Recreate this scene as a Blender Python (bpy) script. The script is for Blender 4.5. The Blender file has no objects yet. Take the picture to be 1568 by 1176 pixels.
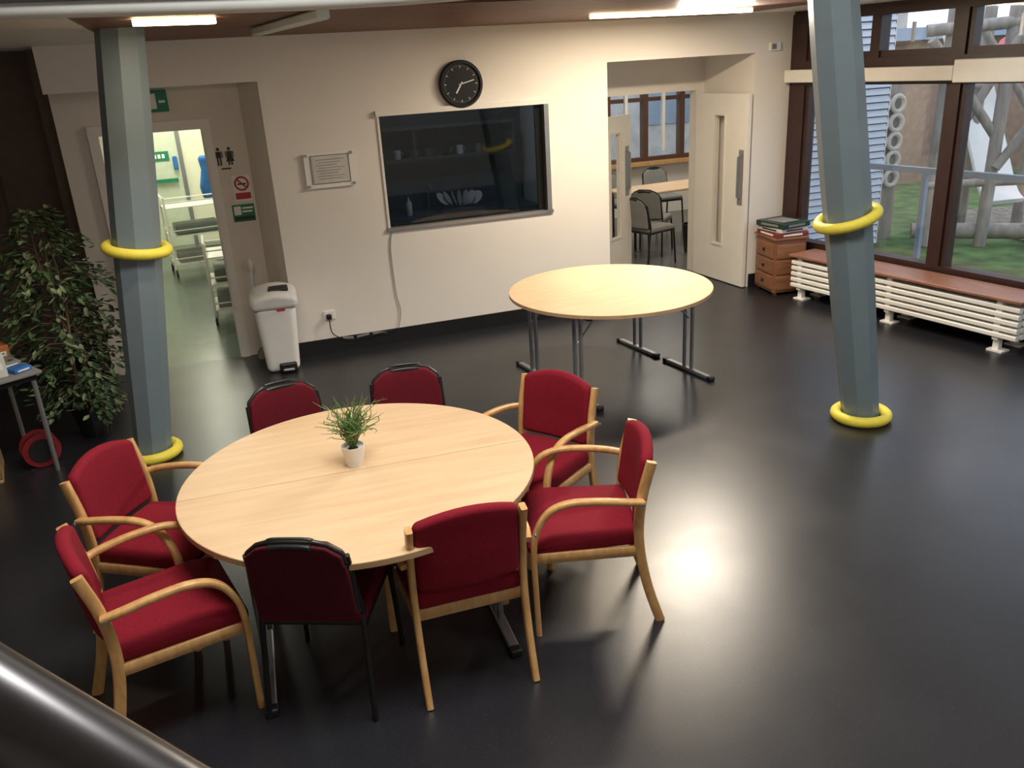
import bpy, math, random
from mathutils import Vector, Matrix
random.seed(7)
R=math.radians
sc=bpy.context.scene
# ------------------------------------------------------------------ materials
def nmat(name):
    m=bpy.data.materials.new(name); m.use_nodes=True
    nt=m.node_tree; b=nt.nodes["Principled BSDF"]
    return m,nt,b
def mat(name,col,rough=.5,metal=0,var=.06,scale=8,bump=0.,bscale=60,emit=0,ecol=None,spec=.5,stretch=(1,1,1)):
    m,nt,b=nmat(name)
    tc=nt.nodes.new("ShaderNodeTexCoord"); mp=nt.nodes.new("ShaderNodeMapping")
    mp.inputs['Scale'].default_value=stretch
    nt.links.new(tc.outputs['Object'],mp.inputs[0])
    n=nt.nodes.new("ShaderNodeTexNoise"); n.inputs['Scale'].default_value=scale; n.inputs['Detail'].default_value=5
    nt.links.new(mp.outputs[0],n.inputs['Vector'])
    r=nt.nodes.new("ShaderNodeValToRGB")
    r.color_ramp.elements[0].position=.3; r.color_ramp.elements[1].position=.7
    r.color_ramp.elements[0].color=[c*(1-var) for c in col]+[1]
    r.color_ramp.elements[1].color=[min(1,c*(1+var)) for c in col]+[1]
    nt.links.new(n.outputs['Fac'],r.inputs[0]); nt.links.new(r.outputs[0],b.inputs['Base Color'])
    b.inputs['Roughness'].default_value=rough; b.inputs['Metallic'].default_value=metal
    b.inputs['Specular IOR Level'].default_value=spec
    if bump:
        n2=nt.nodes.new("ShaderNodeTexNoise"); n2.inputs['Scale'].default_value=bscale
        nt.links.new(mp.outputs[0],n2.inputs['Vector'])
        bp=nt.nodes.new("ShaderNodeBump"); bp.inputs['Strength'].default_value=bump; bp.inputs['Distance'].default_value=.01
        nt.links.new(n2.outputs['Fac'],bp.inputs['Height']); nt.links.new(bp.outputs[0],b.inputs['Normal'])
    if emit:
        b.inputs['Emission Color'].default_value=list(ecol or col)+[1]; b.inputs['Emission Strength'].default_value=emit
    return m
def floor_mat(name,base,fleck,rough):
    m,nt,b=nmat(name)
    tc=nt.nodes.new("ShaderNodeTexCoord")
    v=nt.nodes.new("ShaderNodeTexNoise"); v.inputs['Scale'].default_value=150; v.inputs['Detail'].default_value=1
    nt.links.new(tc.outputs['Object'],v.inputs['Vector'])
    r=nt.nodes.new("ShaderNodeValToRGB"); r.color_ramp.elements[0].position=.70; r.color_ramp.elements[1].position=.75
    r.color_ramp.elements[0].color=list(base)+[1]; r.color_ramp.elements[1].color=list(fleck)+[1]
    nt.links.new(v.outputs['Fac'],r.inputs[0]); nt.links.new(r.outputs[0],b.inputs['Base Color'])
    n=nt.nodes.new("ShaderNodeTexNoise"); n.inputs['Scale'].default_value=1.7; n.inputs['Detail'].default_value=7; n.inputs['Roughness'].default_value=.6; n.inputs['Distortion'].default_value=.4
    nt.links.new(tc.outputs['Object'],n.inputs['Vector'])
    mr=nt.nodes.new("ShaderNodeMapRange"); mr.inputs['From Min'].default_value=.3; mr.inputs['From Max'].default_value=.7
    mr.inputs['To Min'].default_value=rough-.025; mr.inputs['To Max'].default_value=rough+.035
    nt.links.new(n.outputs['Fac'],mr.inputs['Value']); nt.links.new(mr.outputs[0],b.inputs['Roughness'])
    b.inputs['Specular IOR Level'].default_value=.75
    n2=nt.nodes.new("ShaderNodeTexNoise"); n2.inputs['Scale'].default_value=220
    nt.links.new(tc.outputs['Object'],n2.inputs['Vector'])
    bp=nt.nodes.new("ShaderNodeBump"); bp.inputs['Strength'].default_value=.08; bp.inputs['Distance'].default_value=.002
    nt.links.new(n2.outputs['Fac'],bp.inputs['Height']); nt.links.new(bp.outputs[0],b.inputs['Normal'])
    return m
def wood(name,c1,c2,rough=.4,stretch=(1.2,14,14),scale=3):
    m,nt,b=nmat(name)
    tc=nt.nodes.new("ShaderNodeTexCoord"); mp=nt.nodes.new("ShaderNodeMapping"); mp.inputs['Scale'].default_value=stretch
    nt.links.new(tc.outputs['Object'],mp.inputs[0])
    n=nt.nodes.new("ShaderNodeTexNoise"); n.inputs['Scale'].default_value=scale; n.inputs['Detail'].default_value=6; n.inputs['Distortion'].default_value=.6
    nt.links.new(mp.outputs[0],n.inputs['Vector'])
    r=nt.nodes.new("ShaderNodeValToRGB"); r.color_ramp.elements[0].position=.3; r.color_ramp.elements[1].position=.68
    r.color_ramp.elements[0].color=list(c1)+[1]; r.color_ramp.elements[1].color=list(c2)+[1]
    nt.links.new(n.outputs['Fac'],r.inputs[0]); nt.links.new(r.outputs[0],b.inputs['Base Color'])
    b.inputs['Roughness'].default_value=rough
    return m
def glass_mat(name,tint=(1,1,1),refl=.08):
    m=bpy.data.materials.new(name); m.use_nodes=True; nt=m.node_tree; nt.nodes.clear()
    o=nt.nodes.new("ShaderNodeOutputMaterial"); mx=nt.nodes.new("ShaderNodeMixShader")
    t=nt.nodes.new("ShaderNodeBsdfTransparent"); g=nt.nodes.new("ShaderNodeBsdfGlossy")
    t.inputs[0].default_value=list(tint)+[1]; g.inputs['Roughness'].default_value=.03
    mx.inputs[0].default_value=refl
    nt.links.new(t.outputs[0],mx.inputs[1]); nt.links.new(g.outputs[0],mx.inputs[2]); nt.links.new(mx.outputs[0],o.inputs[0])
    return m
M_floor=floor_mat("floor_vinyl",(.0125,.013,.017),(.085,.085,.10),.32)
M_cfloor=floor_mat("corridor_vinyl",(.10,.125,.11),(.16,.18,.16),.22)
M_wall=mat("wall_paint",(.80,.765,.715),.75,var=.02,scale=2,bump=.03,bscale=200)
M_white=mat("white_paint",(.82,.80,.75),.45,var=.02)
M_soff=mat("alcove_paint",(.76,.71,.64),.7,var=.02)
M_brown=mat("brown_paint",(.125,.09,.073),.7,var=.08)
M_mauve=mat("mauve_paint",(.26,.20,.18),.7,var=.04)
M_corr=mat("corridor_paint",(.80,.80,.66),.6,var=.02)
M_skirt=mat("skirting_black",(.014,.014,.016),.3)
M_slat=wood("slat_wood",(.12,.045,.025),(.22,.09,.048),.5)
M_dark=mat("dark_void",(.012,.012,.012),.8)
M_beech=wood("beech_top",(.64,.445,.265),(.73,.53,.335),.36,(1.0,9,9),2.0)
M_edge=wood("beech_edge",(.45,.29,.15),(.53,.36,.2),.45)
M_cw=wood("beech_chair",(.50,.265,.095),(.66,.39,.16),.32,(6,6,2),5)
M_red=mat("red_fabric",(.205,.006,.018),.85,var=.16,scale=120,bump=.25,bscale=400,spec=.25)
M_dred=mat("dark_red_fabric",(.075,.005,.011),.85,var=.15,scale=120,bump=.25,bscale=400,spec=.25)
M_mred=mat("shaded_dark_red_fabric",(.12,.006,.013),.85,var=.15,scale=120,bump=.25,bscale=400,spec=.25)  # stacking chairs' dark red, with the shade on their backs put into the colour
M_black=mat("black_plastic",(.012,.012,.013),.35)
M_blackm=mat("black_metal",(.015,.015,.016),.3,metal=.3)
M_chrome=mat("chrome_grey",(.36,.37,.39),.34,metal=.75,var=.03)
M_col=mat("column_paint",(.165,.215,.240),.40,var=.03)
M_beam=mat("beam_paint",(.62,.67,.68),.45,var=.03)
M_yel=mat("yellow_foam",(.80,.67,.07),.55,var=.05,scale=30)
M_frame=mat("window_frame_wood",(.040,.017,.015),.4,var=.15)
M_bench=wood("bench_wood",(.22,.09,.055),(.32,.15,.095),.35,(14,1.2,14),3)
M_rad=mat("radiator_white",(.80,.79,.75),.35,var=.02)
M_cab=wood("cabinet_wood",(.19,.075,.035),(.28,.13,.065),.4)
M_glass=glass_mat("glass",refl=.05)
M_dglass=glass_mat("hatch_glass",(.6,.65,.7),.035)
M_grass=mat("grass",(.085,.15,.045),.9,var=.5,scale=4,bump=.5,bscale=30)
M_path=mat("path",(.42,.44,.46),.8,var=.15)
M_log=mat("timber_log",(.33,.30,.27),.8,var=.3,scale=12,stretch=(1,1,.2))
M_clad=mat("cladding",(.56,.62,.72),.6,var=.04)
M_gal=mat("galvanised",(.28,.36,.47),.4,metal=.3)
M_green=mat("sign_green",(.01,.20,.11),.5)
M_sgw=mat("sign_white",(.85,.85,.83),.5,var=.01)
M_redp=mat("sign_red",(.5,.03,.03),.5)
M_ink=mat("ink",(.03,.03,.03),.6)
M_leafs=[mat("leaf_a",(.07,.13,.045),.45,var=.25),mat("leaf_b",(.19,.25,.13),.45,var=.25),mat("leaf_c",(.03,.065,.025),.45,var=.2)]
M_trunk=mat("trunk",(.16,.105,.07),.8,var=.2)
M_grs=[mat("grass_blade_a",(.07,.18,.035),.5,var=.2),mat("grass_blade_b",(.18,.22,.08),.5,var=.2)]
M_soil=mat("soil",(.04,.03,.02),.9)
M_pot=mat("white_ceramic",(.82,.81,.79),.3,var=.01)
M_grey=mat("grey_fabric",(.22,.22,.21),.9)
M_blue=mat("blue_fabric",(.03,.14,.42),.8,var=.2)
M_teal=mat("kitchen_counter",(.05,.10,.13),.4)
M_lamp=mat("lamp_warm",(1,.8,.5),.5,emit=16,ecol=(1,.76,.42))
M_lampw=mat("lamp_white",(1,1,.9),.5,emit=8,ecol=(1,.97,.85))
M_clk=mat("clock_face",(.085,.09,.095),.35)
M_tick=mat("clock_ticks",(.6,.6,.6),.5)
M_orange=mat("orange_plastic",(.5,.17,.05),.5)
M_paper=mat("paper",(.62,.61,.57),.7)
M_card=mat("cardboard",(.32,.22,.14),.8)
M_lilac=mat("grey_text",(.28,.28,.3),.7)
M_steel=mat("handrail_steel",(.10,.10,.11),.26,metal=1,var=.05)

# ------------------------------------------------------------------ builder
class B:
    def __init__(s,name,loc=(0,0,0),rot=0):
        s.name=name; s.v=[]; s.f=[]; s.fm=[]; s.mats=[]; s.M=Matrix.Identity(4); s.loc=loc; s.rot=rot
    def mi(s,m):
        if m not in s.mats: s.mats.append(m)
        return s.mats.index(m)
    def add(s,vs,fs,m):
        o=len(s.v); s.v+=[tuple(s.M@Vector(v)) for v in vs]
        i=s.mi(m)
        for f in fs: s.f.append([a+o for a in f]); s.fm.append(i)
    def box(s,a,b,m):
        x0,x1=sorted((a[0],b[0]));y0,y1=sorted((a[1],b[1]));z0,z1=sorted((a[2],b[2]))
        vs=[(x,y,z) for z in(z0,z1) for y in(y0,y1) for x in(x0,x1)]
        s.add(vs,[(0,2,3,1),(4,5,7,6),(0,1,5,4),(2,6,7,3),(0,4,6,2),(1,3,7,5)],m)
    def prism(s,poly,z0,z1,m):
        n=len(poly); vs=[(x,y,z0) for x,y in poly]+[(x,y,z1) for x,y in poly]
        fs=[tuple(range(n-1,-1,-1)),tuple(range(n,2*n))]+[(i,(i+1)%n,n+(i+1)%n,n+i) for i in range(n)]
        s.add(vs,fs,m)
    def rbox(s,c,size,r,m,n=3,seg=4,warp=None,rot=None):
        h=[q/2 for q in size]; r=min(r,min(h)*.999)
        ax=[]
        for q in h:
            e=[(q-r)+r*math.tan(R(45)*k/n) for k in range(n+1)]
            inner=[-(q-r)+2*(q-r)*k/seg for k in range(1,seg)]
            ax.append([-t for t in reversed(e)]+inner+e)
        idx={};vs=[];fs=[]
        def vid(p):
            k=tuple(round(t,6) for t in p)
            if k not in idx:
                inn=[max(-(h[i]-r),min(h[i]-r,p[i])) for i in range(3)]
                d=Vector([p[i]-inn[i] for i in range(3)])
                if d.length>1e-9: d.normalize()
                q=Vector(inn)+d*r
                if warp: q=Vector(warp(q))
                if rot: q=rot@q
                idx[k]=len(vs); vs.append(tuple(q+Vector(c)))
            return idx[k]
        for a in range(3):
            b_,c_=(a+1)%3,(a+2)%3
            for sg in(-1,1):
                for i in range(len(ax[b_])-1):
                    for j in range(len(ax[c_])-1):
                        q=[]
                        for (u,w) in((i,j),(i+1,j),(i+1,j+1),(i,j+1)):
                            p=[0,0,0];p[a]=sg*h[a];p[b_]=ax[b_][u];p[c_]=ax[c_][w]; q.append(vid(p))
                        if sg<0:q.reverse()
                        fs.append(tuple(q))
        s.add(vs,fs,m)
    def sweep(s,pts,m,r=None,rect=None,side=None,n=8,closed=False,smooth=0,radii=None):
        P=[Vector(p) for p in pts]
        if smooth: 
            P,radii=catmull(P,smooth,closed,radii)
        N=len(P);T=[]
        for i in range(N):
            if closed: t=P[(i+1)%N]-P[i-1]
            else: t=P[min(i+1,N-1)]-P[max(i-1,0)]
            T.append(t.normalized())
        ref=Vector(side) if side else (Vector((0,0,1)) if abs(T[0].z)<.9 else Vector((1,0,0)))
        vs=[];k=0
        for i in range(N):
            a=(ref-T[i]*ref.dot(T[i]))
            if a.length<1e-6:a=T[i].orthogonal()
            a.normalize(); b=T[i].cross(a)
            if not side: ref=a
            if rect:
                w,h=rect[0]/2,rect[1]/2; c=min(w,h)*.35
                sec=[(w,-h+c),(w,h-c),(w-c,h),(-w+c,h),(-w,h-c),(-w,-h+c),(-w+c,-h),(w-c,-h)]
            else:
                rr=radii[i] if radii else r
                sec=[(rr*math.cos(2*math.pi*q/n),rr*math.sin(2*math.pi*q/n)) for q in range(n)]
            k=len(sec)
            for (x,y) in sec: vs.append(tuple(P[i]+a*x+b*y))
        fs=[]
        for i in range(N if closed else N-1):
            j=(i+1)%N
            for q in range(k): fs.append((i*k+q,i*k+(q+1)%k,j*k+(q+1)%k,j*k+q))
        if not closed: fs+=[tuple(range(k-1,-1,-1)),tuple((N-1)*k+q for q in range(k))]
        s.add(vs,fs,m)
    def cyl(s,a,b,r,m,n=12,r2=None):
        s.sweep([a,b],m,n=n,radii=[r,r if r2 is None else r2])
    def lathe(s,prof,c,m,n=28):
        vs=[];fs=[]
        for (r,z) in prof:
            for q in range(n): vs.append((c[0]+r*math.cos(2*math.pi*q/n),c[1]+r*math.sin(2*math.pi*q/n),c[2]+z))
        for i in range(len(prof)-1):
            for q in range(n): fs.append((i*n+q,i*n+(q+1)%n,(i+1)*n+(q+1)%n,(i+1)*n+q))
        fs+=[tuple(range(n-1,-1,-1)),tuple((len(prof)-1)*n+q for q in range(n))]
        s.add(vs,fs,m)
    def done(s,sharp=38,flat=False):
        me=bpy.data.meshes.new(s.name); me.from_pydata(s.v,[],s.f)
        for m in s.mats: me.materials.append(m)
        me.polygons.foreach_set("material_index",s.fm)
        if not flat:
            me.polygons.foreach_set("use_smooth",[True]*len(s.f))
            me.set_sharp_from_angle(angle=R(sharp))
        me.update()
        o=bpy.data.objects.new(s.name,me); o.location=s.loc; o.rotation_euler[2]=s.rot
        bpy.context.collection.objects.link(o); return o
def catmull(P,k,closed,radii):
    out=[];ro=[] if radii else None;N=len(P)
    rng=range(N if closed else N-1)
    for i in rng:
        g=(lambda j:P[j%N]) if closed else (lambda j:P[max(0,min(N-1,j))])
        p0,p1,p2,p3=g(i-1),g(i),g(i+1),g(i+2)
        for q in range(k):
            t=q/k
            out.append(.5*((2*p1)+(p2-p0)*t+(2*p0-5*p1+4*p2-p3)*t*t+(-p0+3*p1-3*p2+p3)*t**3))
            if radii: ro.append(radii[i]*(1-t)+radii[(i+1)%N]*t)
    if not closed:
        out.append(P[-1]); 
        if radii: ro.append(radii[-1])
    return out,ro
def dup(o,loc,rot):
    n=bpy.data.objects.new(o.name.split('.')[0],o.data); n.location=loc; n.rotation_euler[2]=rot
    bpy.context.collection.objects.link(n); return n
def face(fx,fy): return math.atan2(-fx,fy)

YW=7.62; CZ=2.74
# ------------------------------------------------------------------ shell
b=B("floor")
b.prism([(-3.3,-2.2),(7.4,-2.2),(5.86,7.7),(-3.3,7.7)],-.1,0,M_floor)
b.prism([(-3.3,7.7),(-1.08,7.7),(-1.08,9),(-3.3,9)],-.1,0,M_floor)
b.prism([(-1.08,7.7),(.9,7.7),(.9,7.95),(-1.08,7.95)],-.1,0,M_floor)
b.prism([(3.4,7.7),(5.86,7.7),(5.86,8.6),(3.4,8.6)],-.1,0,M_floor)
b.prism([(.9,7.7),(3.4,7.7),(3.4,9.9),(.9,9.9)],-.1,0,M_floor)
b.done(flat=True)
b=B("floor_corridor"); b.prism([(-1.08,7.95),(.9,7.95),(.9,8.44),(-1.08,8.44)],-.1,0,M_cfloor); b.prism([(-1.3,8.44),(.9,8.44),(.9,15),(-1.3,15)],-.1,0,M_cfloor); b.done(flat=True)
b=B("floor_far_room"); b.prism([(3.4,8.6),(8.0,8.6),(8.0,12.5),(3.4,12.5)],-.1,0,mat("far_vinyl",(.12,.125,.12),.25)); b.done(flat=True)
b=B("wall_back")
T=.13
b.box((.52,YW,0),(1.48,YW+T,CZ+.1),M_wall)
b.box((1.48,YW,0),(3.05,YW+T,1.07),M_wall)
b.box((1.48,YW,2.08),(3.05,YW+T,CZ+.1),M_wall)
b.box((3.05,YW,0),(3.69,YW+T,CZ+.1),M_wall)
b.box((3.69,YW,2.38),(5.32,YW+T,CZ+.1),M_wall)
b.box((5.32,YW,0),(5.80,YW+T,CZ+.1),M_wall)
b.box((-1.07,YW,2.40),(.52,YW+.31,CZ+.1),M_wall)
b.box((3.56,YW+T,0),(3.69,8.68,CZ+.1),M_wall)
b.box((5.32,YW+T,0),(5.45,8.68,CZ+.1),M_wall)
b.box((3.69,8.55,2.03),(5.32,8.68,CZ+.1),M_wall)
b.box((3.69,8.55,0),(3.95,8.68,2.03),M_wall)
b.box((5.22,8.55,0),(5.32,8.68,2.03),M_wall)
b.box((3.69,YW+T,2.38),(5.32,8.55,2.44),M_wall)
b.prism([(.52,YW+.001),(.52,8.05),(.37,8.05),(.37,7.93)],0,2.399,M_soff)
b.done(flat=True)
b=B("wall_alcove")
b.box((-1.08,7.93,0),(-.80,8.05,2.40),M_soff); b.box((.035,7.93,0),(.37,8.05,2.40),M_soff)
b.box((-.80,7.93,2.06),(.035,8.05,2.40),M_soff); b.done(flat=True)
b=B("wall_left"); b.box((-3.3,-2.2,0),(-3.2,9,4.7),M_mauve); b.done(flat=True)
b=B("wall_rear_left")
b.box((-1.62,8.25,0),(-1.08,8.33,CZ+.05),M_brown); b.box((-1.18,8.05,0),(-1.081,8.25,CZ+.05),M_brown)
b.box((-3.2,8.33,0),(-1.50,8.43,CZ+.05),M_brown); b.done(flat=True)
b=B("baseboard_left"); b.box((-1.62,8.235,0),(-1.19,8.249,.14),M_skirt); b.box((-3.2,8.315,0),(-1.63,8.329,.14),M_skirt); b.done(flat=True)
b=B("wall_front"); b.box((-3.3,-2.3,0),(7.5,-2.2,4.7),M_wall); b.done(flat=True)
b=B("wall_upper"); b.box((-3.3,4.62,CZ+.14),(6.4,4.74,4.7),M_wall); b.done(flat=True)
b=B("ceiling_upper"); b.box((-3.3,-2.3,4.7),(7.5,4.74,4.8),M_white); b.done(flat=True)
b=B("ceiling")
b.box((-3.3,4.62,CZ+.06),(6.4,8.6,CZ+.14),M_dark)
b.box((-3.3,4.75,CZ),(-.5,8.6,CZ+.05),M_white)
y=4.78
while y<7.60:
    b.box((-.49,y,CZ),(5.0,min(y+.085,7.615),CZ+.03),M_slat); y+=.105
b.box((5.0,4.75,CZ),(6.35,7.62,CZ+.05),M_white)
b.done(flat=True)
b=B("beam"); b.sweep([(.47,6.25,CZ-.03),(.70,4.75,CZ-.03)],M_beam,rect=(.07,.05),side=(1,0,0)); b.done()
b=B("steel_beam")
b.sweep([(-2.2,4.72,2.825),(-.9,4.70,2.795),(.6,4.70,2.782),(1.6,4.68,2.81),(2.6,4.65,2.90),(3.3,4.60,3.0)],M_beam,r=.056,n=14,smooth=6); b.done()
b=B("baseboard_back")
b.box((.52,YW-.012,0),(3.69,YW-.0005,.14),M_skirt); b.box((5.34,YW-.012,0),(5.72,YW-.0005,.14),M_skirt)
b.done(flat=True)
b=B("window_hatch")
b.box((1.46,YW-.03,2.055),(3.07,YW+.03,2.10),M_white)
b.box((1.46,YW-.02,1.055),(3.09,YW+.05,1.085),M_chrome)
b.box((3.025,YW-.035,1.086),(3.07,YW+.06,2.054),M_chrome)
b.box((1.47,YW-.01,1.086),(1.49,YW+.06,2.054),M_white)
b.box((2.96,YW+.04,1.086),(3.02,YW+.059,2.05),M_blackm)
b.box((1.49,YW+.06,1.08),(3.03,YW+.066,2.05),M_dglass)
b.done(flat=True)
b=B("wall_kitchen")
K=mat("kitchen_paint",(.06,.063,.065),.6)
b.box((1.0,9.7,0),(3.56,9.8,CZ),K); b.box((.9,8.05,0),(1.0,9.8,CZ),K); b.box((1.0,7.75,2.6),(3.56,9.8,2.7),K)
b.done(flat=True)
b=B("kitchen_counter")
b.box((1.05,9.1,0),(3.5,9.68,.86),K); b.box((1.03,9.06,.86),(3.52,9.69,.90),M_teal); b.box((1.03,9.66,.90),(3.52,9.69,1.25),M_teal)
b.box((2.1,9.2,.901),(2.9,9.55,.906),M_chrome); b.done(flat=True)
b=B("tap"); b.sweep([(2.35,9.6,.90),(2.35,9.6,1.15),(2.35,9.52,1.2),(2.35,9.42,1.14)],M_chrome,r=.014,smooth=5); b.done()
M_sh=mat("shelf_dark",(.10,.10,.10),.6)
b=B("kitchen_shelf"); b.box((1.1,9.45,1.46),(3.4,9.69,1.49),M_sh); b.box((1.1,9.45,1.80),(3.4,9.69,1.83),M_sh)
for x in(1.1,2.2,3.37): b.box((x,9.45,1.49),(x+.03,9.69,1.80),M_sh)
b.done(flat=True)
for i in range(10):
    x=1.27+i*.19+random.uniform(-.03,.03)
    b=B("mug",(x,9.56,1.491)); b.lathe([(.034,0),(.04,.02),(.04,.095),(.034,.095),(.034,.02)],(0,0,0),(M_pot,M_chrome,M_sh,M_black)[i%4],16)
    b.sweep([(.04,0,.075),(.065,0,.06),(.04,0,.025)],M_chrome,r=.006,smooth=4); b.done()
b=B("dish_rack",(2.65,9.36,.907))
b.box((-.25,-.16,0),(.25,.16,.02),M_chrome)
for i in range(7):
    b.M=Matrix.Translation((-.2+i*.065,.02*(i%2),.12))@Matrix.Rotation(R(40+i*16),4,'Y')@Matrix.Rotation(R(30-i*9),4,'X'); b.lathe([(.02,0),(.06,.004),(.09,.015),(.085,.02),(.02,.008)],(0,0,0),M_pot,20)
b.M=Matrix.Identity(4); b.done()
b=B("soap_bottle",(2.05,9.3,.901)); b.lathe([(.03,0),(.035,.02),(.035,.14),(.012,.17),(.012,.2)],(0,0,0),M_sgw,14); b.done()
b=B("storage_tin",(1.5,9.4,.901)); b.lathe([(.09,0),(.09,.16),(.085,.17)],(0,0,0),M_chrome,20); b.done()
b=B("door_frame_alcove")
b.box((-.86,7.905,0),(-.78,7.9295,2.05),M_white); b.box((.03,7.905,0),(.10,7.9295,2.05),M_white); b.box((-.86,7.905,2.05),(.10,7.9295,2.13),M_white)
b.box((-.799,7.93,0),(-.78,8.06,2.058),M_white); b.box((.015,7.93,0),(.034,8.06,2.058),M_white)
b.done(flat=True)
b=B("wall_corridor")
b.box((-1.35,8.44,0),(-1.25,14.6,2.6),M_corr); b.box((.6,8.05,0),(.7,14.6,2.6),M_corr); b.box((-1.25,14.5,0),(.6,14.6,2.6),M_corr)
b.box((-1.25,8.34,0),(-1.075,8.44,2.6),M_corr); b.done(flat=True)
b=B("ceiling_corridor"); b.box((-1.07,8.05,2.6),(.7,8.44,2.7),M_white); b.box((-1.35,8.44,2.6),(.7,14.6,2.7),M_white); b.done(flat=True)
b=B("door_1"); b.box((-1.15,14.44,0),(-.36,14.49,2.03),mat("fire_door",(.60,.66,.55),.5)); b.box((-.36,14.42,0),(-.30,14.49,2.1),M_chrome)
b.box((-1.05,14.36,1.0),(-.42,14.41,1.05),M_green); b.rbox((-.42,14.38,1.28),(.07,.06,.2),.02,M_blue)
b.box((-1.0,14.425,1.32),(-.5,14.44,1.46),M_green)
for i in range(7): b.box((-.96+i*.06,14.42,1.36),(-.92+i*.06,14.426,1.42),M_sgw)
b.done(flat=True)
b=B("door_2"); b.box((-.84,8.07,.01),(-.80,8.87,2.03),M_white); b.cyl((-.80,8.78,1.0),(-.75,8.78,1.0),.012,M_chrome); b.done(flat=True)

M_tray=mat("tray_grey",(.14,.17,.15),.5)
def trolley(name,loc,rot,w,d,h):
    b=B(name,loc,rot)
    for x in(-w/2,w/2):
        b.sweep([(x,-d/2,.1),(x,-d/2,h-.05),(x,-d/2+.06,h),(x,d/2-.06,h),(x,d/2,h-.05),(x,d/2,.1)],M_rad,r=.014,smooth=4)
        for y in(-d/2,d/2):
            b.cyl((x,y,.07),(x,y,.12),.01,M_chrome); b.cyl((x-.014,y,.04),(x+.014,y,.04),.04,M_black,16)
    for z in(.16,h*.52,h-.12):
        b.box((-w/2,-d/2,z-.01),(w/2,d/2,z),M_rad)
        for (a,c) in(((-w/2,-d/2),(w/2,-d/2)),((-w/2,d/2),(w/2,d/2)),((-w/2,-d/2),(-w/2,d/2)),((w/2,-d/2),(w/2,d/2))):
            b.cyl((*a,z+.07),(*c,z+.07),.008,M_rad)
    b.rbox((0,0,h*.52+.07),(w*.75,d*.7,.13),.02,M_tray); b.rbox((0,0,.22),(w*.8,d*.7,.14),.02,M_grey)
    return b.done()
trolley("trolley",(.07,9.5,0),0,.46,.62,.84)
trolley("trolley",(-.25,12.3,0),R(8),.76,.5,1.02)
b=B("blue_coat"); b.rbox((.08,13.0,1.15),(.34,.18,.62),.07,M_blue,warp=lambda q:(q.x*(1-.4*q.z)+.02*math.sin(q.z*14),q.y,q.z)); b.cyl((.08,13.0,0),(.08,13.0,1.5),.015,M_chrome); b.lathe([(.18,0),(.18,.02),(.03,.04)],(.08,13.0,0),M_chrome,16); b.done()

def leaf(name,a,c,zt,vis):
    A=Vector((*a,0));C=Vector((*c,0));d=(C-A);L=d.length;ang=math.atan2(d.y,d.x)
    b=B(name,(a[0],a[1],0),ang)
    v0,v1=vis; zt2=1.78*zt/2
    for (x0,x1,z0,z1) in((0,v0,.01,zt),(v1,L,.01,zt),(v0,v1,.01,.42),(v0,v1,zt2,zt)): b.box((x0,-.02,z0),(x1,.02,z1),M_white)
    b.box((v0,-.004,.42),(v1,.004,zt2),M_glass)
    for s_ in(-1,1):
        y0=s_*.024
        b.box((v0-.015,y0-.006,.40),(v0,y0+.006,zt2+.02),M_soff); b.box((v1,y0-.006,.40),(v1+.015,y0+.006,zt2+.02),M_soff)
        b.box((v0,y0-.006,.40),(v1,y0+.006,.42),M_soff); b.box((v0,y0-.006,zt2),(v1,y0+.006,zt2+.02),M_soff)
        b.sweep([(L-.09,s_*.02,.95),(L-.09,s_*.06,.97),(L-.09,s_*.06,1.38),(L-.09,s_*.02,1.4)],M_chrome,r=.012)
        b.box((L-.13,s_*.022,.88),(L-.05,s_*.021,1.45),M_chrome)
    b.done(flat=True)
leaf("door_3",(5.21,8.50),(5.27,7.60),2.0,(.36,.52))
leaf("door_4",(3.99,8.72),(4.71,9.16),1.80,(.40,.60))
b=B("wall_far_room")
b.box((3.57,8.69,0),(3.67,12.4,2.7),M_wall); b.box((7.85,8.6,0),(7.95,12.4,2.7),M_wall)
b.box((3.67,12.3,0),(7.85,12.4,.85),M_wall); b.box((3.67,12.3,2.25),(7.85,12.4,2.7),M_wall); b.box((3.67,12.3,.85),(5.2,12.4,2.25),M_wall)
b.box((5.46,8.6,0),(7.85,8.68,2.7),M_wall)
b.done(flat=True)
b=B("ceiling_far_room"); b.box((3.57,8.69,2.7),(7.95,12.4,2.8),M_white); b.done(flat=True)
M_of=mat("far_frame",(.10,.045,.03),.5)
b=B("window_far")
for x in(5.2,5.9,6.55,7.2,7.76): b.box((x,12.27,.85),(x+.09,12.38,2.25),M_of)
for x in(6.2,6.85): b.box((x,12.2,1.0),(x+.05,12.25,2.2),M_sgw)
for z in(.85,1.75,2.19): b.box((5.29,12.28,z),(7.76,12.37,z+.06),M_of)
b.box((5.1,12.1,.80),(7.84,12.3,.849),M_cw); b.box((5.2,12.33,.9),(7.84,12.335,2.2),M_glass); b.done(flat=True)
b=B("neighbour_building"); b.box((2,17,-.06),(16,18,5),mat("pale_brick",(.50,.48,.47),.8,var=.2,scale=4))
for i in range(6): b.box((3+i*2,16.97,1),(4.2+i*2,17,2.4),M_gal)
b.done(flat=True)
b=B("far_table",(5.85,10.35,0),R(5)); b.rbox((0,0,.72),(1.5,.7,.03),.012,M_beech)
for x in(-.65,.65):
    for y in(-.28,.28): b.cyl((x,y,0),(x,y,.7),.018,M_blackm)
b.done()
b=B("waste_bin",(5.80,9.50,0)); b.lathe([(.12,0),(.15,.36),(.135,.36),(.11,.02)],(0,0,0),M_black,20); b.done()

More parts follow.
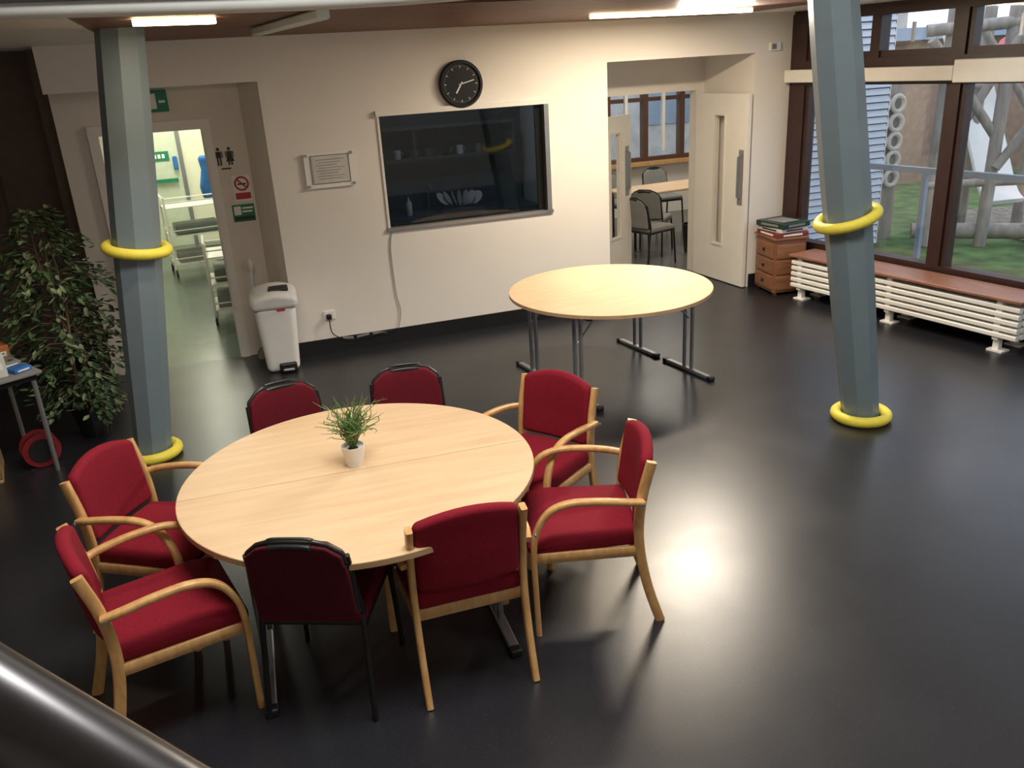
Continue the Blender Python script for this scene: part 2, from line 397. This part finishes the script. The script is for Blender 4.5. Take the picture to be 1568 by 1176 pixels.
# ------------------------------------------------------------------ window wall
u=Vector((.158,-.9874,0)); o_=Vector((.9874,.158,0))
WM=Matrix(((u.x,o_.x,0,5.74),(u.y,o_.y,0,7.62),(0,0,1,0),(0,0,0,1)))
b=B("wall_right"); b.M=WM
b.box((-.05,.02,0),(10,.2,.44),M_frame); b.box((-.05,.02,CZ-.03),(10,.2,CZ+.15),M_frame); b.box((3.0,.02,CZ+.15),(10,.2,4.8),M_wall)
b.box((-.9,0,0),(-.06,.12,CZ+.1),M_wall)
b.done(flat=True)
ed=[(.0,.20),(1.80,.09),(3.62,.10),(5.45,.10),(7.3,.10),(9.1,.10)]
for k in range(5):
    b=B("window_%d"%(k+1)); b.M=WM
    s0,w0=ed[k]; s1=ed[k+1][0]-.001; a=s0+w0
    b.box((s0,0,.44),(a,.14,CZ-.03),M_frame)
    b.box((a,0.001,.44),(s1,.14,.50),M_frame); b.box((a,0.001,2.05),(s1,.14,2.28),M_frame); b.box((a,0.001,2.64),(s1,.14,CZ-.03),M_frame)
    for (p,q) in((a,a+.05),(s1-.05,s1)):
        b.box((p,.02,.50),(q,.12,2.05),M_frame); b.box((p,.02,2.28),(q,.12,2.64),M_frame)
    mid=(a+s1)/2; b.box((mid-.05,.0,2.28),(mid+.05,.13,2.64),M_frame)
    b.box((a+.05,.02,2.28),(s1-.05,.11,2.34),M_frame)
    b.box((a,.06,.5),(s1,.066,2.05),M_glass); b.box((a,.06,2.3),(s1,.066,2.64),M_glass)
    for m_ in(a+.3*(s1-a)*.9,a+.75*(s1-a)): b.box((m_-.012,-.025,2.40),(m_+.012,0,2.56),M_chrome)
    b.done(flat=True)
b=B("blind_box"); b.M=WM; b.rbox((.95,-.056,2.14),(1.86,.10,.12),.01,M_white); b.rbox((2.85,-.071,2.155),(1.9,.13,.18),.01,M_white); b.done()
b=B("ground_outside"); b.prism([(5.96,7.8),(7.9,-20),(60,-20),(60,60),(-30,60),(-30,15.5),(1,15.5),(1,12.6),(8.05,12.6),(8.05,8.7),(5.96,8.7)],-.2,-.06,M_grass)
b.done(flat=True)
b=B("path_outside"); b.M=WM; b.box((-.6,.22,-.06),(10,1.35,-.02),M_path); b.box((-.6,1.35,-.06),(10,1.47,.08),M_clad); b.done(flat=True)
b=B("railing"); b.M=WM
b.box((-.4,1.0,1.13),(10,1.05,1.19),M_gal)
for s_ in(.9,2.75,4.6,6.45): b.box((s_,1.0,-.02),(s_+.05,1.05,1.13),M_gal)
b.done(flat=True)
b=B("slatted_cladding")
z=.05
while z<3.2:
    b.M=Matrix.Translation((6.95,8.54,z))@Matrix.Rotation(R(-20),4,'X'); b.box((-.95,-.01,-.035),(.92,.01,.035),M_clad); z+=.082
b.M=Matrix.Identity(4); b.box((6.0,8.56,0),(7.9,8.59,3.2),M_dark); b.done(flat=True)
b=B("ring_stack")
for i in range(5):
    for j in range(2):
        c=Vector((8.12+j*.24,8.9,.75+i*.23)); b.sweep([c+Vector((.095*math.cos(t*math.pi/8),0,.095*math.sin(t*math.pi/8))) for t in range(16)],M_paper,r=.03,closed=True,side=(0,1,0))
b.box((8.0,8.95,-.06),(8.5,9.0,2.0),M_log); b.done()
b=B("climbing_frame")
def log(p,q,r=.06): b.sweep([p,(Vector(p)+Vector(q))/2+Vector((.03,.02,0)),q],M_log,r=r,n=10,smooth=3)
for (x,y) in((8.55,8.35),(9.05,7.95),(9.5,7.6),(10.2,7.2),(9.7,8.9),(10.4,8.6),(9.2,6.2)):
    log((x-.08,y,-.06),(x+.06,y+.05,3.1),.075)
log((8.2,8.3,2.4),(9.1,8.0,1.2),.055); log((8.6,8.3,1.1),(9.1,7.9,2.4),.055); log((9.1,7.9,2.4),(9.6,7.6,1.2),.05); log((9.0,7.9,.9),(9.8,7.5,2.3),.055)
log((8.3,8.5,2.5),(10.3,7.1,2.6),.07); log((9.7,8.9,1.8),(8.6,8.4,1.9),.05); log((9.5,7.6,2.9),(9.2,6.2,1.9),.05); log((9.6,8.9,2.5),(10.4,8.6,1.3),.05)
log((8.4,8.5,.12),(10.2,7.0,.12),.10); log((8.4,8.4,.7),(9.6,7.5,.75),.05)
b.done()
b=B("slide"); b.sweep([(9.9,9.6,2.6),(9.85,9.2,1.9),(9.75,8.75,1.1),(9.65,8.4,.55),(9.6,8.2,.4)],M_sgw,rect=(.5,.06),side=(1,-.3,0),smooth=5)
b.box((9.7,9.55,-.06),(9.76,9.61,2.6),M_log); b.done()
b=B("play_canopy"); b.sweep([(11.3,10.2,2.2),(11.6,9.6,2.55),(12.0,9.0,2.1)],mat("canopy_red",(.6,.08,.10),.6),rect=(1.0,.05),side=(.6,.8,0),smooth=5); b.cyl((11.6,9.6,-.06),(11.6,9.6,2.5),.05,M_log); b.done()
b=B("garden_shed"); b.box((11.5,12.5,-.06),(15,15,2.4),mat("shed",(.30,.20,.15),.7,var=.2)); b.prism([(11.2,12.2),(15.3,12.2),(15.3,15.3),(11.2,15.3)],2.4,2.6,M_gal); b.done(flat=True)
b=B("garden_fence")
for i in range(60): b.box((15.5,-8+i*.34,-.06),(15.53,-8+i*.34+.3,1.5+.05*random.random()),M_log)
b.done(flat=True)
b=B("woodchip_bed"); b.prism([(9.2,6.0),(11.6,5.6),(12.0,9.6),(10.0,9.9)],-.06,-.035,mat("woodchip",(.26,.22,.18),.9,var=.4,scale=14)); b.done(flat=True)

# ------------------------------------------------------------------ columns
def column(name,p0,p1):
    p0=Vector(p0);p1=Vector(p1)
    pts=[];rad=[]
    for (f,r) in((0,.120),(.25,.137),(.5,.147),(.75,.142),(1,.128)):
        pts.append(p0+(p1-p0)*f); rad.append(r)
    b=B(name); b.sweep(pts,M_col,radii=rad,n=8,side=None); b.done(sharp=20)
def ring(c,axis,maj,mn):
    b=B("yellow_foam_ring",tuple(c)); q=Vector((0,0,1)).rotation_difference(Vector(axis).normalized()).to_matrix()
    n=28; b.sweep([q@Vector((maj*math.cos(2*math.pi*i/n),maj*math.sin(2*math.pi*i/n),0)) for i in range(n)],M_yel,r=mn,n=12,closed=True,side=tuple(q@Vector((0,0,1))))
    b.done()
cl0,cl1=Vector((-.68,5.92,0)),Vector((-.28,5.83,3.2))
cr0,cr1=Vector((3.95,4.26,0)),Vector((3.42,4.32,3.2))
column("column",cl0,cl1)
column("column",cr0,cr1)
ring(cl0+(cl1-cl0)*(1.45/3.2),(.16,-.06,1),.180,.035); ring((-.68,5.92,.036),(0,0,1),.165,.036)
ring(cr0+(cr1-cr0)*(1.40/3.2),(-.30,.05,1),.176,.034); ring((3.95,4.26,.036),(0,0,1),.165,.036)

# ------------------------------------------------------------------ tables
def table(name,loc,rot):
    b=B(name,loc,rot); r=.80
    for sgn in(1,-1):
        n=48; pts=[(r*math.cos(math.pi*i/n),sgn*(.0015+r*math.sin(math.pi*i/n))) for i in range(n+1)]
        if sgn<0: pts.reverse()
        b.prism(pts,.694,.7185,M_edge)
        ins=[(x*.997,sgn*.0015+(y-sgn*.0015)*.997) for x,y in pts]
        b.prism(ins,.7186,.72,M_beech)
        for x in(-.52,.52):
            y0,y1=.06*sgn,.62*sgn
            if sgn>0: y0,y1=.08,.62
            ym=(y0+y1)/2
            for dy in(-.045,.045): b.cyl((x,ym+dy,.02),(x,ym+dy,.69),.0155,M_chrome)
            b.sweep([(x,y0,.018),(x,y1,.018)],M_chrome,rect=(.045,.03),side=(1,0,0))
            for yy in(y0,y1): b.rbox((x,yy,.018),(.055,.05,.035),.01,M_black)
            b.box((x-.015,y0+.05*sgn,.66),(x+.015,y1-.10*sgn,.693),M_blackm)
            b.cyl((x,ym,.45),(x-.22*(1 if x>0 else -1),ym,.68),.008,M_chrome)
        b.sweep([(-.6,sgn*.05,.68),(.6,sgn*.05,.68)],M_blackm,rect=(.03,.03),side=(0,1,0))
    return b.done(sharp=25)
table("round_table",(.43,3.54,0),R(-3))
table("round_table",(2.85,5.90,0),R(8))

# ------------------------------------------------------------------ chairs
def armchair(name):
    b=B(name)
    for s in(-1,1):
        x=.27*s
        b.sweep([(x,.235,0),(x,.238,.20),(x,.24,.40),(x,.225,.52),(x,.17,.615),(x,.08,.655),(x,-.05,.655),(x*.985,-.17,.64),(x*.93,-.245,.625)],M_cw,rect=(.036,.026),side=(1,0,0),smooth=5)
        xr=.228*s
        b.sweep([(xr,-.325,0),(xr,-.27,.18),(xr,-.235,.36),(xr,-.228,.50),(xr,-.245,.65),(xr,-.285,.805)],M_cw,rect=(.027,.044),side=(1,0,0),smooth=5)
        b.cyl((x*1.06,-.235,.63),(x*1.075,-.235,.63),.008,M_chrome)
        b.sweep([(xr,-.225,.375),(x*.93,.23,.385)],M_cw,rect=(.022,.05),side=(1,0,0))
    b.sweep([(-.255,.225,.385),(.255,.225,.385)],M_cw,rect=(.022,.05),side=(0,1,0))
    b.sweep([(-.225,-.215,.375),(.225,-.215,.375)],M_cw,rect=(.022,.055),side=(0,1,0))
    b.rbox((0,.015,.435),(.485,.50,.085),.035,M_red,seg=6,warp=lambda q:(q.x*(1+.07*(q.y/.25)),q.y,q.z+.014*(1-(q.x/.25)**2)*(1 if q.z>0 else 0)+(-.03*max(0,q.y-.15)/.1 if q.z>0 else 0)))
    def wb(q):
        x,y,z=q
        f=1-(x/.21)**2
        z2=z+(.045*f if z>0 else -.01*f)
        return (x,y-.03*f-.14*(z+.1),z2)
    b.rbox((0,-.232,.655),(.425,.055,.32),.026,M_red,seg=8,warp=wb)
    return b.done(sharp=50)
def stackchair(name,mf=M_mred,mb=M_dred):
    b=B(name)
    for s in(-1,1):
        x=.20*s
        b.sweep([(x*1.1,-.27,0),(x*1.03,-.215,.40),(x*1.02,-.205,.50),(x*.97,-.26,.76)],M_blackm,r=.0125,smooth=5)
        b.sweep([(x*1.1,.225,0),(x*1.05,.20,.38),(x*1.03,.17,.415),(x*1.03,-.20,.415)],M_blackm,r=.0125,smooth=5)
    b.cyl((-.205,.18,.41),(.205,.18,.41),.011,M_blackm); b.cyl((-.205,-.19,.41),(.205,-.19,.41),.011,M_blackm)
    b.rbox((0,.0,.452),(.44,.44,.065),.03,mf,seg=6)
    b.rbox((0,.0,.425),(.435,.435,.02),.009,M_black)
    def wb(q):
        x,y,z=q; f=(x/.21)**2
        k=-.05*max(0,abs(x)-.13)/.08 if z>.1 else 0
        return (x*(1-.08*max(0,z)/.2),y-.03*(1-f)-.16*(z+.1),z+(.022*(1-f) if z>.05 else 0)+k)
    b.rbox((0,-.225,.65),(.415,.022,.355),.011,M_black,seg=8,warp=wb)
    b.rbox((0,-.206,.645),(.395,.035,.33),.017,mf,seg=8,warp=wb)
    b.rbox((0,-.240,.645),(.395,.020,.33),.009,mb,seg=8,warp=wb)
    b.rbox((0,-.290,.826),(.17,.066,.024),.010,M_black,seg=6,warp=lambda q:(q.x,q.y,q.z-.9*(q.x*q.x)))
    b.sweep([(-.085,-.29,.828),(-.07,-.292,.845),(.07,-.292,.845),(.085,-.29,.828)],M_black,r=.009,smooth=4)
    return b.done(sharp=50)
a0=armchair("armchair"); a0.location=(.72,3.04,0); a0.rotation_euler[2]=face(.03,1)
dup(a0,(1.365,3.17,0),face(-.955,.295))
dup(a0,(1.36,3.80,0),face(-.84,-.54))
dup(a0,(-.46,3.87,0),face(.85,-.53))
dup(a0,(-.45,3.23,0),face(.97,.22))
s0=stackchair("stacking_chair"); s0.location=(.18,3.08,0); s0.rotation_euler[2]=face(.42,.9)
dup(s0,(.24,4.29,0),face(.22,-1))
dup(s0,(.83,4.23,0),face(-.15,-.97))
g0=stackchair("grey_chair",M_grey,M_grey); g0.location=(5.32,9.75,0); g0.rotation_euler[2]=face(.6,.6)
dup(g0,(6.3,11.2,0),face(0,-1)); dup(g0,(5.55,11.1,0),face(.3,-1)); dup(g0,(5.0,9.2,0),face(.9,.3))

# ------------------------------------------------------------------ table plant
b=B("potted_grass",(.42,3.60,.7202))
b.lathe([(.038,0),(.054,.10),(.049,.10),(.047,.085)],(0,0,0),M_pot,28); b.lathe([(.046,.083),(.001,.087)],(0,0,0),M_soil,16)
for i in range(120):
    a=random.uniform(0,2*math.pi); sp=random.uniform(.02,.14)*random.random()**.3; h=random.uniform(.14,.25)
    curl=.016 if i%3 else .034
    if i<22: h*=1.1; sp=random.uniform(.12,.21); curl=.03
    pts=[]
    for k in range(8):
        t=k/7; c=.008+sp*t**1.4
        pts.append((c*math.cos(a)+curl*math.sin(t*10+i)*t,c*math.sin(a)+curl*math.cos(t*9+i*2)*t,.083+h*t-(.07*t**3 if sp>.09 else 0)))
    b.sweep(pts,M_grs[i%2],n=3,radii=[.0022]*7+[.0006],smooth=2)
b.done()

# ------------------------------------------------------------------ ficus
b=B("potted_ficus",(-1.10,6.56,0))
b.lathe([(.10,0),(.14,.22),(.145,.24),(.125,.24),(.12,.2)],(0,0,0),M_black,24); b.lathe([(.12,.19),(.001,.2)],(0,0,0),M_soil,16)
for k in range(4):
    a=k*1.6
    pts=[(.03*math.cos(a),.03*math.sin(a),.18)]+[(.05*math.cos(a+j*.8)-.012*j,.05*math.sin(a+j*.8),.18+j*.27) for j in range(1,6)]
    b.sweep(pts,M_trunk,n=7,radii=[.014,.012,.010,.009,.007,.004],smooth=4)
def leafq(c,d,L,w,m):
    d=Vector(d).normalized(); sd=d.cross(Vector((random.uniform(-.4,.4),random.uniform(-.4,.4),1))).normalized(); nn=d.cross(sd)
    c=Vector(c); mid=c+d*L*.5+nn*.006
    b.add([c,c+d*L*.35+sd*w,c+d*L*.75+sd*w*.7,c+d*L,c+d*L*.75-sd*w*.7,c+d*L*.35-sd*w,mid],[(0,1,6),(1,2,6),(2,3,6),(3,4,6),(4,5,6),(5,0,6)],m)
for k in range(150):
    z=random.uniform(.35,1.74); a=random.uniform(0,2*math.pi)
    Rm=.50*math.sin(min(1,max(.24,(1.92-z)/.95))*1.5)*(.72 if z<.6 else 1)
    L=random.uniform(.55,1)*Rm; st=Vector((.03*math.cos(a)-.04*z,.03*math.sin(a),z-.1))
    pts=[st+Vector((L*t*math.cos(a),L*t*math.sin(a),.22*t-.30*t*t)) for t in(0,.33,.66,1)]
    b.sweep(pts,M_trunk,n=4,radii=[.005,.004,.003,.001])
    for q in range(17):
        t=random.uniform(.25,1.02); p=st+Vector((L*t*math.cos(a),L*t*math.sin(a),.22*t-.30*t*t))+Vector([random.uniform(-.04,.04) for _ in range(3)])
        aa=a+random.uniform(-1.3,1.3)
        leafq(p,(math.cos(aa),math.sin(aa),random.uniform(-1.0,.25)),random.uniform(.055,.09),random.uniform(.012,.019),random.choice(M_leafs))
b.done(flat=True)

# ------------------------------------------------------------------ left table & stuff
ta=R(30); tcx,tcy=-1.90,5.92
b=B("side_table",(tcx,tcy,0),ta); b.rbox((0,0,.71),(1.2,.6,.025),.008,M_grey); b.box((-.57,-.27,.66),(.57,.27,.695),M_blackm)
for x in(-.55,.55):
    for y in(-.25,.25): b.cyl((x,y,0),(x,y,.69),.016,M_chrome)
b.done()
def lp(x,y): 
    c,s=math.cos(ta),math.sin(ta); return (tcx+c*x-s*y,tcy+s*x+c*y)
for i,(x,y,w,d,h,m) in enumerate([(.36,-.17,.14,.14,.15,M_paper),(.50,.20,.16,.16,.11,M_orange),(.27,.02,.16,.16,.20,M_card),(.50,.0,.12,.16,.04,M_grey),(.10,-.12,.2,.2,.22,M_paper),(.32,.20,.16,.14,.13,M_card),(.50,-.18,.12,.12,.03,M_blue)]):
    p=lp(x,y); b=B("storage_box" if h>.1 else "book",(p[0],p[1],.7227),ta+R(i*4-10)); b.rbox((0,0,h/2),(w,d,h),.006,m)
    b.box((-w/2+.02,-d/2-.001,h*.35),(w/2-.02,-d/2+.003,h*.65),M_sgw); b.done()
b=B("cable_reel",(-1.40,6.12,0),R(20)); 
b.M=Matrix.Translation((0,0,.125))@Matrix.Rotation(R(90),4,'X')
b.lathe([(.12,-.06),(.12,-.05),(.06,-.045),(.06,.045),(.12,.05),(.12,.06)],(0,0,0),mat("reel_red",(.18,.010,.013),.4),28); b.lathe([(.10,-.035),(.10,.035)],(0,0,0),M_black,24); b.lathe([(.085,-.066),(.085,.066)],(0,0,0),M_black,20); b.M=Matrix.Identity(4)
b.box((-.10,-.05,0),(.10,.05,.012),M_black); b.done()
b=B("wooden_crate",(-1.90,6.08,0),R(10))
for z in(.03,.14,.25):
    b.box((-.25,-.2,z),(.25,-.185,z+.09),M_edge); b.box((-.25,.185,z),(.25,.2,z+.09),M_edge); b.box((.235,-.2,z),(.25,.2,z+.09),M_edge); b.box((-.25,-.2,z),(-.235,.2,z+.09),M_edge)
for x in(-.235,.215):
    for y in(-.185,.165): b.box((x,y,0),(x+.02,y+.02,.34),M_edge)
b.box((-.25,-.2,.0),(.25,.2,.02),M_edge); b.done(flat=True)

# ------------------------------------------------------------------ pedal bin
b=B("pedal_bin",(.36,7.40,0),R(-4))
b.rbox((0,0,.30),(.30,.27,.60),.05,M_rad,seg=6,warp=lambda q:(q.x*(1+.26*(q.z/.3)*.5+.05),q.y*(1+.2*(q.z/.3)*.5),q.z))
b.rbox((0,0,.635),(.40,.335,.10),.045,mat("bin_lid",(.62,.62,.61),.4),seg=6,warp=lambda q:(q.x,q.y,q.z+(.05*(1-(q.x/.2)**2) if q.z>0 else 0)+(.02*q.y/.15)))
b.rbox((.05,-.02,.725),(.17,.14,.03),.012,M_black,warp=lambda q:(q.x,q.y,q.z-.3*q.x*q.x))
b.rbox((.04,-.135,.045),(.15,.05,.08),.015,M_black); b.rbox((.04,-.155,.03),(.10,.05,.025),.01,M_chrome)
b.rbox((.05,-.155,.57),(.07,.01,.02),.004,M_redp)
b.done()
b=B("toilet_brush"); b.sweep([(.21,7.80,0.05),(.21,7.82,.5),(.23,7.83,.90)],M_rad,r=.012); b.lathe([(.05,0),(.045,.06),(.02,.1)],(.21,7.80,0),M_grey,12); b.lathe([(.014,0),(.03,.04),(.026,.10),(.01,.12)],(.23,7.83,.80),M_rad,10); b.done()

# ------------------------------------------------------------------ wall items
b=B("wall_clock",(2.25,YW-.001,2.275)); b.M=Matrix.Rotation(R(90),4,'X')
b.lathe([(.200,0),(.200,.035),(.19,.045),(.175,.045),(.171,.025)],(0,0,0),M_black,48); b.lathe([(.173,.02),(.173,.024)],(0,0,0),M_clk,48)
for i in range(60):
    b.M=Matrix.Rotation(R(90),4,'X')@Matrix.Rotation(R(6*i),4,'Z')
    if i%5==0: b.box((-.003,.132,.024),(.003,.155,.026),M_tick)
    else: b.box((-.001,.148,.024),(.001,.155,.026),M_tick)
for ang,L,w in((-76,.125,.004),(-213,.09,.006)):
    b.M=Matrix.Rotation(R(90),4,'X')@Matrix.Rotation(R(ang),4,'Z'); b.box((-w,-.02,.027),(w,L,.029),M_sgw)
b.done()
b=B("notice_board"); b.box((.80,YW-.02,1.50),(1.23,YW-.016,1.80),M_sgw); b.box((.87,YW-.023,1.545),(1.17,YW-.0205,1.765),M_paper)
for i in range(8): b.box((.90+.02*(i%2),YW-.025,1.735-i*.023),(1.14-.03*(i%3),YW-.0235,1.740-i*.023),M_lilac)
for x in(.82,1.21):
    for z in(1.52,1.78): b.cyl((x,YW,z),(x,YW-.03,z),.013,M_chrome)
for (p,q) in(((.855,1.535),(1.185,1.539)),((.855,1.771),(1.185,1.775)),((.855,1.539),(.859,1.771)),((1.181,1.539),(1.185,1.771))): b.box((p[0],YW-.025,p[1]),(q[0],YW-.0205,q[1]),M_ink)
b.done(flat=True)
b=B("socket"); b.rbox((.84,YW-.006,.36),(.10,.012,.085),.004,M_sgw); b.rbox((.83,YW-.03,.35),(.05,.04,.05),.012,M_black)
b.sweep([(.83,YW-.04,.33),(.84,YW-.05,.2),(.95,YW-.04,.12),(1.1,YW-.03,.10),(1.3,YW-.03,.125),(1.42,YW-.02,.13)],M_black,r=.005,smooth=5,n=6); b.done()
b=B("hanging_cable"); b.sweep([(1.50,YW-.008,1.05),(1.47,YW-.008,.9),(1.475,YW-.008,.5),(1.50,YW-.01,.3),(1.46,YW-.017,.14)],mat("cable_grey",(.35,.33,.30),.5),r=.0045,smooth=5,n=6); b.done()
b=B("cable_tape")
for (x,w,a_) in((.98,.10,8),(1.12,.12,-6),(1.28,.14,5)):
    b.rbox((x,YW-.018,.125),(w,.008,.022),.003,M_grey,rot=Matrix.Rotation(R(a_),3,'Y'))
b.done()
b=B("exit_sign"); b.box((-.46,7.90,2.21),(-.20,7.93,2.38),M_green); b.box((-.35,7.897,2.235),(-.29,7.90,2.355),M_sgw); b.box((-.27,7.897,2.28),(-.22,7.90,2.30),M_sgw)
b.rbox((-.40,7.898,2.335),(.025,.004,.025),.002,M_sgw); b.box((-.42,7.897,2.25),(-.38,7.90,2.32),M_sgw); b.done(flat=True)
b=B("toilet_sign")
for x,sk in((.125,0),(.215,1)):
    b.M=Matrix.Translation((x,7.929,0))@Matrix.Rotation(R(90),4,'X'); b.lathe([(.014,0),(.014,.004)],(0,1.872,0),M_ink,14); b.M=Matrix.Identity(4)
    b.box((x-.022,7.925,1.80),(x+.022,7.93,1.852),M_ink)
    if sk: b.add([(x-.018,7.924,1.82),(x+.018,7.924,1.82),(x+.034,7.924,1.765),(x-.034,7.924,1.765)],[(0,3,2,1)],M_ink)
    b.box((x-.018,7.925,1.735),(x-.004,7.93,1.80),M_ink); b.box((x+.004,7.925,1.735),(x+.018,7.93,1.80),M_ink)
    b.box((x-.034,7.925,1.80),(x-.026,7.93,1.85),M_ink); b.box((x+.026,7.925,1.80),(x+.034,7.93,1.85),M_ink)
b.box((.13,7.926,1.70),(.21,7.93,1.712),M_ink); b.done(flat=True)
b=B("no_smoking_sign"); b.box((.20,7.926,1.42),(.35,7.93,1.64),M_sgw)
b.sweep([(.275+.055*math.cos(t*math.pi/10),7.923,1.57+.055*math.sin(t*math.pi/10)) for t in range(20)],M_redp,r=.008,closed=True,side=(0,1,0),n=6)
b.sweep([(.235,7.922,1.61),(.315,7.922,1.53)],M_redp,r=.006,n=6); b.box((.24,7.921,1.56),(.31,7.925,1.572),M_ink); b.box((.21,7.924,1.435),(.34,7.927,1.49),M_redp); b.done(flat=True)
b=B("fire_action_sign"); b.box((.16,7.926,1.24),(.35,7.93,1.39),M_green); b.box((.175,7.924,1.30),(.235,7.927,1.375),M_sgw); b.box((.245,7.924,1.35),(.34,7.927,1.365),M_sgw); b.box((.245,7.924,1.32),(.33,7.927,1.335),M_sgw); b.box((.17,7.924,1.255),(.34,7.927,1.285),M_ink); b.done(flat=True)
b=B("thermostat"); b.rbox((5.53,YW-.015,2.43),(.13,.03,.08),.006,M_sgw); b.rbox((5.51,YW-.033,2.43),(.05,.01,.05),.003,M_grey); b.done()

# ------------------------------------------------------------------ bench radiator
b=B("radiator_bench"); b.M=WM
s0_,s1_=.52,2.93
b.rbox(((s0_+s1_)/2,-.235,.445),(s1_-s0_,.37,.028),.008,M_bench,seg=8)
for j,yc in enumerate((-.375,-.30,-.18,-.10)):
    for i in range(5):
        z=.145+i*.058
        b.sweep([(s0_+.03,yc,z),(s1_-.02,yc,z)],M_rad,rect=(.05,.040) ,side=(0,1,0))
for s_ in(s0_+.10,(s0_+s1_)/2-.05,s1_-.22):
    b.box((s_,-.385,.10),(s_+.05,-.05,.43),M_rad)
    for y in(-.36,-.12): b.box((s_,y,.012),(s_+.05,y+.05,.11),M_rad); b.box((s_-.03,y-.03,0),(s_+.10,y+.08,.014),M_rad)
b.done()
b=B("chest_of_drawers",(5.535,7.34,0),R(-9))
b.box((-.17,-.21,.03),(.17,.21,.58),M_cab); b.rbox((0,0,.59),(.38,.46,.025),.006,M_cab)
for i in range(3):
    b.rbox((-.175,0,.13+i*.165),(.02,.38,.145),.006,M_cab); b.rbox((-.195,0,.13+i*.165),(.02,.03,.03),.008,M_black)
    b.rbox((0,-.215,.13+i*.165),(.30,.014,.145),.005,M_cab)
for x in(-.15,.13):
    for y in(-.19,.17): b.box((x,y,0),(x+.03,y+.03,.04),M_cab)
b.done()
M_dg=mat("box_dark_green",(.012,.035,.03),.4)
def gamebox(z,h,r_,m,m2,sx=.36,sy=.40):
    b=B("board_game_box",(5.53,7.32,z),r_); b.rbox((0,0,h/2),(sx,sy,h),.005,m); b.rbox((0,0,h+.0005),(sx*.6,sy*.6,.003),.001,m2)
    b.box((-sx/2-.001,-sy*.3,h*.3),(-sx/2+.002,sy*.3,h*.7),m2); b.box((-sx*.3,-sy/2-.001,h*.3),(sx*.3,-sy/2+.002,h*.7),m2); b.done()
gamebox(.603,.045,R(-5),mat("box_maroon",(.18,.03,.03),.5),M_sgw); gamebox(.651,.04,R(3),M_paper,M_ink,.34,.37); gamebox(.694,.055,R(7),M_dg,M_grey)

# ------------------------------------------------------------------ handrail (stair)
b=B("handrail")
P1=Vector((-.22,.59,2.018));P2=Vector((-.104,.517,1.933));d=(P2-P1)
b.sweep([P1-d*7+Vector((-.1,.0,.05)),P1-d*2,P1,P2,P2+d*2,P2+d*4+Vector((0,-.05,-.08))],M_steel,r=.040,n=28,smooth=8)
e=P2+d*4+Vector((0,-.05,-.08)); b.cyl(tuple(e),(e.x,e.y,0),.03,M_steel)
e=P1-d*7+Vector((-.1,.0,.05)); b.cyl(tuple(e),(e.x,e.y,0),.03,M_steel)
b.done()

# ------------------------------------------------------------------ lights
def area(name,loc,size,power,col,rot=(0,0,0)):
    l=bpy.data.lights.new(name,'AREA'); l.shape='RECTANGLE'; l.size,l.size_y=size; l.energy=power; l.color=col
    o=bpy.data.objects.new(name,l); o.location=loc; o.rotation_euler=rot; bpy.context.collection.objects.link(o)
def strip(name,a,c,m=M_lamp):
    b=B(name); b.sweep([a,c],m,rect=(.03,.07),side=(0,0,1)); b.done()
strip("strip_light",(3.0,6.45,CZ-.018),(4.5,6.55,CZ-.018)); area("strip_lamp_a",(3.75,6.5,CZ-.04),(1.5,.12),70,(1,.84,.63),(0,0,R(4)))
strip("strip_light",(-.22,5.05,CZ-.018),(.18,5.12,CZ-.018)); area("strip_lamp_b",(0,5.1,CZ-.04),(.4,.1),12,(1,.80,.56))
area("glare_fill",(4.12,6.48,CZ-.09),(.55,.10),60,(1,.90,.76),(R(-52),0,R(-30)))  # added tilted light with no fixture, makes the glare on the floor
strip("ceiling_light",(0.2,1.6,4.66),(1.6,1.6,4.66),M_lampw); area("lamp_main",(.7,2.4,4.6),(1.6,1.2),180,(1,.955,.88))
area("lamp_main_b",(3.8,1.6,4.6),(1.6,1.2),60,(1,.96,.92))
area("lamp_corridor",(-.35,10.0,2.55),(.3,1.4),17,(1,1,.88)); area("lamp_corridor_b",(-.35,13.2,2.55),(.3,1.4),42,(1,.98,.78))
strip("ceiling_light",(-.35,9.3,2.58),(-.35,10.7,2.58),M_lampw)
area("lamp_far_room",(6.0,10.5,2.65),(1.2,1.2),42,(1,.93,.8))
area("kitchen_fill",(2.6,8.7,2.55),(.5,.3),4.5,(.9,.95,1))  # added faint fill so shelves and dishes show in the unlit kitchen
w=bpy.data.worlds.new("World"); sc.world=w; w.use_nodes=True
bg=w.node_tree.nodes["Background"]; bg.inputs[0].default_value=(.76,.85,1,1); bg.inputs[1].default_value=1.9

# ------------------------------------------------------------------ camera
p=R(20.8);rl=R(3.47);yaw=R(18.6)
Rt=Vector((math.cos(yaw),-math.sin(yaw),0)); Fw=Vector((math.sin(yaw)*math.cos(p),math.cos(yaw)*math.cos(p),-math.sin(p))); Up=Rt.cross(Fw)
cx=Rt*math.cos(rl)-Up*math.sin(rl); cy=Rt*math.sin(rl)+Up*math.cos(rl); cz=-Fw
cam=bpy.data.cameras.new("camera"); cam.lens=36*1290/1568; cam.sensor_width=36; cam.clip_start=.02
co=bpy.data.objects.new("camera",cam); bpy.context.collection.objects.link(co)
co.matrix_world=Matrix(((cx.x,cy.x,cz.x,0),(cx.y,cy.y,cz.y,0),(cx.z,cy.z,cz.z,2.42),(0,0,0,1)))
sc.camera=co
sc.view_settings.view_transform='Standard'
